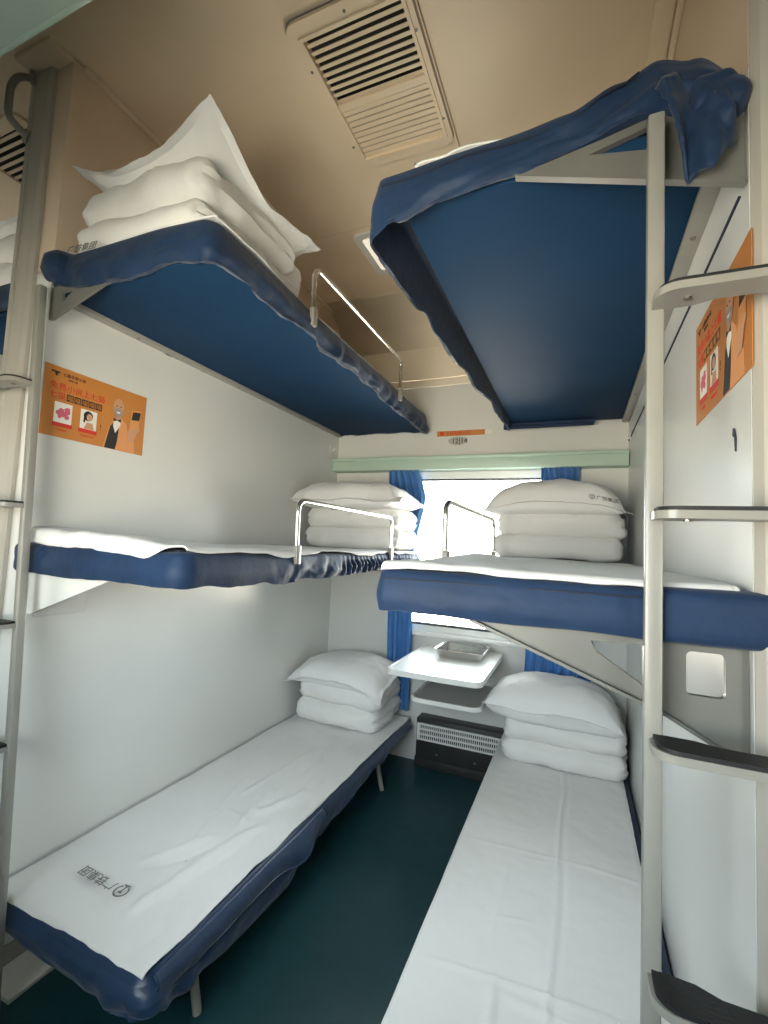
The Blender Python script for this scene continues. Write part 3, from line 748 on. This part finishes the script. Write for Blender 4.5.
# right lower
stack(1.468, -.195, .262, .57, .33, .108, .112, 31, 'under a pillow on the right lower berth', 2)
o = pillow(1.425, -.240, .455, .64, .40, .205, 32, lambda u, v: -.012*abs(u)**4+.02*max(0, -u)**5*(v < 0)*abs(v)-.02*max(0, u)**3, flange=.05, pin=.03)
tag(link('pillow', o, CLOTH), 'thick white pillow on quilt at window end, right lower berth', 'pillow', 'white pillows on the berths')
# left middle
stack(.330, -.250, 1.262, .60, .40, .115, .115, 41, 'behind the guard rail on the left middle berth', 2)
o = pillow(.325, -.315, 1.478, .72, .50, .165, 42, lambda u, v: -.015*abs(u)**3+.01*max(0, u)**4-.02*abs(v)**4)
tag(link('pillow', o, CLOTH), 'white pillow with flat frill edge, left middle berth', 'pillow', 'white pillows on the berths')
# right middle
stack(1.430, -.230, 1.262, .60, .36, .105, .125, 51, 'against the window on the right middle berth', 2)
o = pillow(1.410, -.260, 1.475, .70, .42, .180, 52, lambda u, v: -.055*abs(u)**2.5-.02*abs(v)**4)
pm = tag(link('pillow', o, CLOTH), 'domed white pillow with small railway print, right middle berth', 'pillow', 'white pillows on the berths')
# left upper: large stack near the aisle end
stack(.295, -1.625, 2.142, .53, .50, .115, .120, 61, 'at the aisle end of the left upper berth', 2)
def curl(u, v):
    z = 0
    for a, b, h in ((-1, -1, .050), (1, -1, .078), (1, 1, .030), (-1, 1, .02)):
        z += h*math.exp(-(((u-a)/.55)**2+((v-b)/.55)**2)*1.4)
    z += -.03*math.exp(-((u+.35)/.5)**2)*max(0, -v)**3-.02*max(0, u)**3*math.exp(-((v)/.5)**2)
    return z
o = pillow(.312, -1.595, 2.350, .565, .60, .125, 62, curl, flange=.10, pin=.05, wr=.010)
tag(link('pillow', o, CLOTH), 'white pillow with curled-up corners topping the left upper berth', 'pillow', 'white pillows on the berths')
# print on the right middle pillow (front slope)
pmx = frame3((1.585, -.458, 1.548), (1, .02, -.20), (0.0, .40, .9))
bm = bmesh.new(); emblem(bm, pmx, .0125, 0, .010); link('emblem', bm, INK_DK, pm)
text('lettering', '广铁集团', .024, pmx @ Matrix.Translation((.018, 0, 0)), INK_DK, pm)

# ============================================================ WINDOW SIDE FITTINGS
def curtain(name, label, x0f, x1f, z0, z1, pleats, seed, yb=-.055):
    bm = bmesh.new(); nu, nv_ = 90, 50; g = {}
    for j in range(nv_+1):
        z = z0+(z1-z0)*j/nv_; a, b = x0f(z), x1f(z)
        for i in range(nu+1):
            u = i/nu; am = .016+.004*math.sin(z*5)
            x = a+(b-a)*u+.004*math.sin(u*pleats*2*PI*2+1); y = yb+am*math.sin(u*pleats*2*PI+.8*fn(z*1.5, u*2, seed))+.006*fn(u*6, z*3, seed)
            g[i, j] = bm.verts.new((x, y, z))
    for i in range(nu):
        for j in range(nv_): bm.faces.new((g[i, j], g[i+1, j], g[i+1, j+1], g[i, j+1]))
    o = solid(link(name, bm, CURT), .002); tag(o, label, 'curtain', None); return o
curtain('curtain', 'blue pleated curtain left of the window, gathered narrow', lambda z: lerp_tab([(.3, .455), (.9, .440), (1.3, .44), (1.77, .405)], z),
        lambda z: lerp_tab([(.3, .60), (.9, .600), (1.25, .595), (1.6, .655), (1.68, .635), (1.77, .60)], z), .30, 1.775, 5, 1)
curtain('curtain', 'blue pleated curtain right of the window behind the pillows', lambda z: lerp_tab([(.3, 1.25), (.8, 1.27), (1.3, 1.34), (1.77, 1.33)], z),
        lambda z: lerp_tab([(.3, 1.60), (.8, 1.60), (1.3, 1.54), (1.77, 1.53)], z), .30, 1.775, 7, 2)
# folding table
tb = thing('folding_table', (.915, 0, .70), 'white folding table fixed to the window wall between the lower berths', 'table')
tpts = rrect(.690, 1.145, -.672, -.004, .045)
tp = prism(tpts, 'z', .678, .700)
link('table_top', tp, WHITEP, tb)
link('rim', prism(rrect(.688, 1.147, -.674, -.004, .046), 'z', .676, .702, [rrect(.697, 1.138, -.665, -.012, .04)]), WHITEP, tb)
link('hinge_bar', box(.72, 1.12, -.03, -.004, .655, .678, .003), METAL, tb)
for x in (.76, 1.08): link('strut', prism([(-.006, .672), (-.34, .672), (-.33, .655), (-.03, .56), (-.006, .56)], 'x', x-.004, x+.004), METAL, tb)
tr = thing('tray', (.93, 0, .50), 'grey shallow tray with white rim mounted under the folding table', 'tray')
link('tray_base', prism(rrect(.752, 1.105, -.47, -.004, .05), 'z', .503, .509), TRAYM, tr)
link('tray_rim', prism(rrect(.745, 1.112, -.477, -.004, .055), 'z', .503, .525, [rrect(.755, 1.102, -.467, -.012, .047)]), WHITEP, tr)
link('tray_bracket', box(.80, 1.06, -.02, -.002, .45, .503, .004), METAL, tr)
link('knob', tube([(1.02, -.008, .565), (1.02, -.028, .565)], .013, 12), METAL, tr)
# stainless dish
ds = thing('metal_dish', (.93, -.19, .703), 'rectangular stainless steel dish on the white folding table', 'dish')
bm = bmesh.new(); R_ = []
def loop(x0, x1, y0, y1, z, r): return [bm.verts.new((x, y, z)) for x, y in rrect(x0, x1, y0, y1, r, 4)]
dx0, dx1, dy0, dy1 = .820, 1.085, -.315, -.075
R_ = [loop(dx0+.03, dx1-.03, dy0+.03, dy1-.03, .7045, .015), loop(dx0+.022, dx1-.022, dy0+.022, dy1-.022, .7045, .02), loop(dx0+.008, dx1-.008, dy0+.008, dy1-.008, .741, .025),
      loop(dx0, dx1, dy0, dy1, .744, .03), loop(dx0, dx1, dy0, dy1, .741, .03)]
for a, b in zip(R_, R_[1:]):
    for i in range(len(a)): bm.faces.new((a[i], a[(i+1) % len(a)], b[(i+1) % len(a)], b[i]))
bm.faces.new(R_[0]); bmesh.ops.recalc_face_normals(bm, faces=bm.faces)
solid(link('dish_body', bm, STEEL, ds), .0015)
# small coat hooks on the walls, chip in the right wall
for x, lab, s in ((0, 'small clear hook high on the left wall near the window corner', 1), (W, 'small clear hook high on the right wall near the window corner', -1)):
    h = thing('wall_hook', (x, -.10, 1.90), lab, 'hook')
    a, b = sorted((x, x+s*.004)); link('hook_plate', box(a, b, -.125, -.085, 1.885, 1.93, .0015), WHITEP, h)
    link('hook_prong', tube(fillet([(x+s*.004, -.105, 1.905), (x+s*.022, -.105, 1.895), (x+s*.026, -.105, 1.915)], .008, 4), .004, 8), WHITEP, h)
ch = tag(link('screw_hole', prism([(-1.83, 1.500), (-1.822, 1.517), (-1.812, 1.520), (-1.808, 1.508), (-1.818, 1.502), (-1.822, 1.478), (-1.828, 1.476)], 'x', W-.0012, W-.0002), SEAM),
         'dark chipped screw hole in the right wall below the orange poster', 'hole')

# berth number and orange strip
sg = thing('number_sign', (.848, -.002, 1.93), 'oval berth number plate reading 12 14 above the window shelf', 'sign')
link('plate', prism(ell(.835, 1.952, .062, .026, 28), 'y', -.0025, 0), TRAYM, sg)
text('lettering', '12|14', .046, frame3((.845, -.0032, 1.936), (1, 0, 0), (0, 0, 1)), INK_BLK, sg, align='CENTER', sxy=.95)
st = thing('sticker_strip', (.85, -.002, 2.0), 'narrow orange sticker strip with dark lettering above the number plate', 'sticker')
link('strip', box(.700, 1.000, -.0015, 0, 1.984, 2.017), ORANGE, st)
link('peeling_end', box(1.000, 1.042, -.0012, 0, 1.986, 2.016), INK_WHITE, st)
text('lettering', '♥ 七猫免费小说', .026, frame3((.715, -.0022, 1.991), (1, 0, 0), (0, 0, 1)), INK_RED, st)

# ============================================================ POSTERS
def poster(org, ex, label):
    """0.37 x 0.222 m landscape advert; org = lower left corner"""
    ez = Vector((0, 0, 1)); mt = frame3(org, ex, ez); WP, HP = .365, .224
    t = thing('poster', org, label, 'poster', None)
    b = bmesh.new(); flat(b, [(0, 0), (WP, 0), (WP, HP), (0, HP)], mt, 0, .0012); link('paper', b, ORANGE, t, smooth=False)
    z = Matrix.Translation((0, 0, .0013))
    def tx(s, size, x, y, m, sc=1): text('lettering', s, size, mt @ z @ Matrix.Translation((x, y, 0)), m, t, sxy=sc)
    tx('七猫免费小说', .0125, .055, .199, INK_BLK); tx('免费小说', .008, .072, .187, INK_BLK)
    tx('免费小说上七猫', .0255, .018, .153, INK_RED, 1.03); tx('七猫', .0255, .018, .124, INK_RED, 1.03)
    b = bmesh.new()
    flat(b, [(.020, .208), (.046, .208), (.046, .203), (.038, .201), (.040, .196), (.036, .192), (.032, .196), (.030, .203), (.020, .203)], mt @ z)
    link('badge', b, INK_BLK, t, smooth=False)
    for k in range(5):
        b = bmesh.new(); flat(b, [(.073+k*.0245, .121), (.095+k*.0245, .121), (.095+k*.0245, .1435), (.073+k*.0245, .1435)], mt @ z); link('word_block', b, INK_BLK, t, smooth=False)
        text('lettering', '喵', .019, mt @ z @ Matrix.Translation((.0745+k*.0245, .1245, .0005)), ORANGE, t)
    for x, m_ in ((.038, INK_PINK), (.122, INK_BLK)):
        b = bmesh.new(); flat(b, [(x, .046), (x+.056, .046), (x+.056, .112), (x, .112)], mt @ z); c = link('picture_card', b, INK_WHITE, t, smooth=False)
        z2 = mt @ z @ Matrix.Translation((0, 0, .0005))
        b = bmesh.new(); flat(b, [(x-.003, .034), (x+.059, .034), (x+.059, .047), (x-.003, .047)], z2); link('caption_bar', b, INK_RED, t, smooth=False)
        b = bmesh.new()
        if m_ is INK_PINK:
            rnd = random.Random(4)
            for k in range(11): flat(b, ell(x+.028+rnd.uniform(-.016, .016), .081+rnd.uniform(-.016, .018), rnd.uniform(.005, .010), rnd.uniform(.004, .009), 9), z2, 0, .0002+.00003*k)
        else:
            flat(b, ell(x+.026, .092, .016, .017, 16), z2); flat(b, [(x+.012, .092), (x+.018, .092), (x+.016, .068), (x+.010, .070)], z2)
        link('card_print', b, m_, t, smooth=False)
        if m_ is INK_BLK:
            b = bmesh.new(); z3 = z2 @ Matrix.Translation((0, 0, .0005)); flat(b, ell(x+.030, .088, .010, .012, 16), z3)
            flat(b, [(x+.014, .048), (x+.048, .048), (x+.042, .070), (x+.022, .070)], z3); link('card_portrait', b, INK_SKIN, t, smooth=False)
    tx('!', .026, .190, .058, INK_BLK); tx('免费阅读', .0075, .052, .021, INK_RED); tx('免费阅读全本', .0075, .126, .021, INK_RED)
    # smiling bald man with beard, bow tie, black waistcoat and tan jacket
    def part(name, shapes, m, lift):
        b = bmesh.new(); zz = mt @ z @ Matrix.Translation((0, 0, lift))
        for s in shapes: flat(b, s, zz)
        link(name, b, m, t, smooth=False)
    part('jacket_print', [[(.206, .001), (.222, .070), (.240, .108), (.268, .118), (.290, .100), (.300, .062), (.325, .045), (.330, .001)]], INK_TAN, 0)
    part('waistcoat_print', [[(.212, .001), (.228, .080), (.244, .104), (.262, .092), (.258, .030), (.252, .001)]], INK_BLK, .0005)
    part('shirt_print', [[(.240, .104), (.266, .112), (.266, .090), (.248, .060), (.238, .085)]], INK_WHITE, .001)
    part('bow_tie_print', [[(.238, .112), (.252, .106), (.266, .114), (.266, .101), (.252, .105), (.238, .100)]], INK_BLK, .0015)
    part('face_print', [ell(.254, .152, .0215, .033, 26), [(.243, .128), (.266, .128), (.263, .108), (.246, .108)]], INK_SKIN, .001)
    part('beard_print', [ell(.254, .134, .0155, .0165, 18), [(.233, .150), (.236, .151), (.241, .136), (.237, .135)], [(.275, .150), (.272, .151), (.267, .136), (.271, .135)]], INK_BEARD, .0015)
    part('smile_print', [[(.246, .137), (.262, .137), (.258, .1315), (.250, .1315)]], INK_WHITE, .002)
    part('eyes_print', [ell(.246, .157, .0032, .0018, 8), ell(.262, .157, .0032, .0018, 8)], INK_BLK, .002)
    # hand holding up a phone
    part('phone_print', [[(.300, .075), (.338, .083), (.346, .165), (.308, .158)]], ORANGE if False else INK_TAN, .0008)
    part('phone_screen_print', [[(.308, .122), (.340, .127), (.344, .158), (.312, .153)]], INK_BLK, .0012)
    part('hand_print', [[(.298, .040), (.322, .044), (.334, .078), (.345, .092), (.340, .100), (.322, .088), (.302, .086), (.296, .070)]], INK_SKIN, .0015)
    return t
poster((.0004, -1.895, 1.583), (0, 1, 0), 'orange reading-app advert poster on the left wall by the ladder')
poster((W-.0004, -1.548, 1.592), (0, -1, 0), 'orange advert poster on the right wall behind the ladder treads')

# ============================================================ NEIGHBOURING COMPARTMENT (seen past the left post)
t = thing('berth', (-.45, -.94, 2.02), 'neighbouring upper berth edge glimpsed left of the corner post', 'berth')
link('board', box(-.74, -.14, -1.862, -.03, 2.020, 2.045, .004), BOARD, t)
cv = tag(link('mattress_cover', cover(-.755, -.135, -1.895, -.035, lambda x, y: 2.115, lambda x, y: 2.02+.01*fn(x*5, y*5), lambda x, y: .03, lambda x, y, t_: .01*math.sin(t_*PI)+.008*t_*fn(x*6, y*6), 8, n=240), BLUE),
         'navy cover on the neighbouring upper berth past the left post', 'mattress cover'); solid(cv, .003, -1)
tq = thing('folded_quilt', (-.45, -1.62, 2.12), 'white folded quilt on the neighbouring upper berth', 'quilt', 'folded white quilts on the berths')
link('fold', soft_slab(-.45, -1.63, 2.12, .56, .48, .12, 71, sub=2), QUILT, tq); link('fold', soft_slab(-.45, -1.63, 2.235, .55, .46, .11, 72, sub=2), QUILT, tq)
tag(link('pillow', pillow(-.45, -1.62, 2.345, .60, .50, .11, 73), CLOTH), 'white pillow at far left edge on the neighbouring berth', 'pillow', 'white pillows on the berths')
t = thing('berth', (-.45, -.94, 1.17), 'neighbouring middle berth glimpsed at the far left edge', 'berth')
link('board', box(-.74, -.14, -1.862, -.03, 1.165, 1.185, .004), METAL, t)
cv = tag(link('mattress_cover', cover(-.755, -.135, -1.895, -.035, lambda x, y: 1.25, lambda x, y: 1.158, lambda x, y: .03, lambda x, y, t_: .01*math.sin(t_*PI), 9, n=200), BLUE),
         'navy cover on the neighbouring middle berth, far left edge', 'mattress cover'); solid(cv, .003, -1)
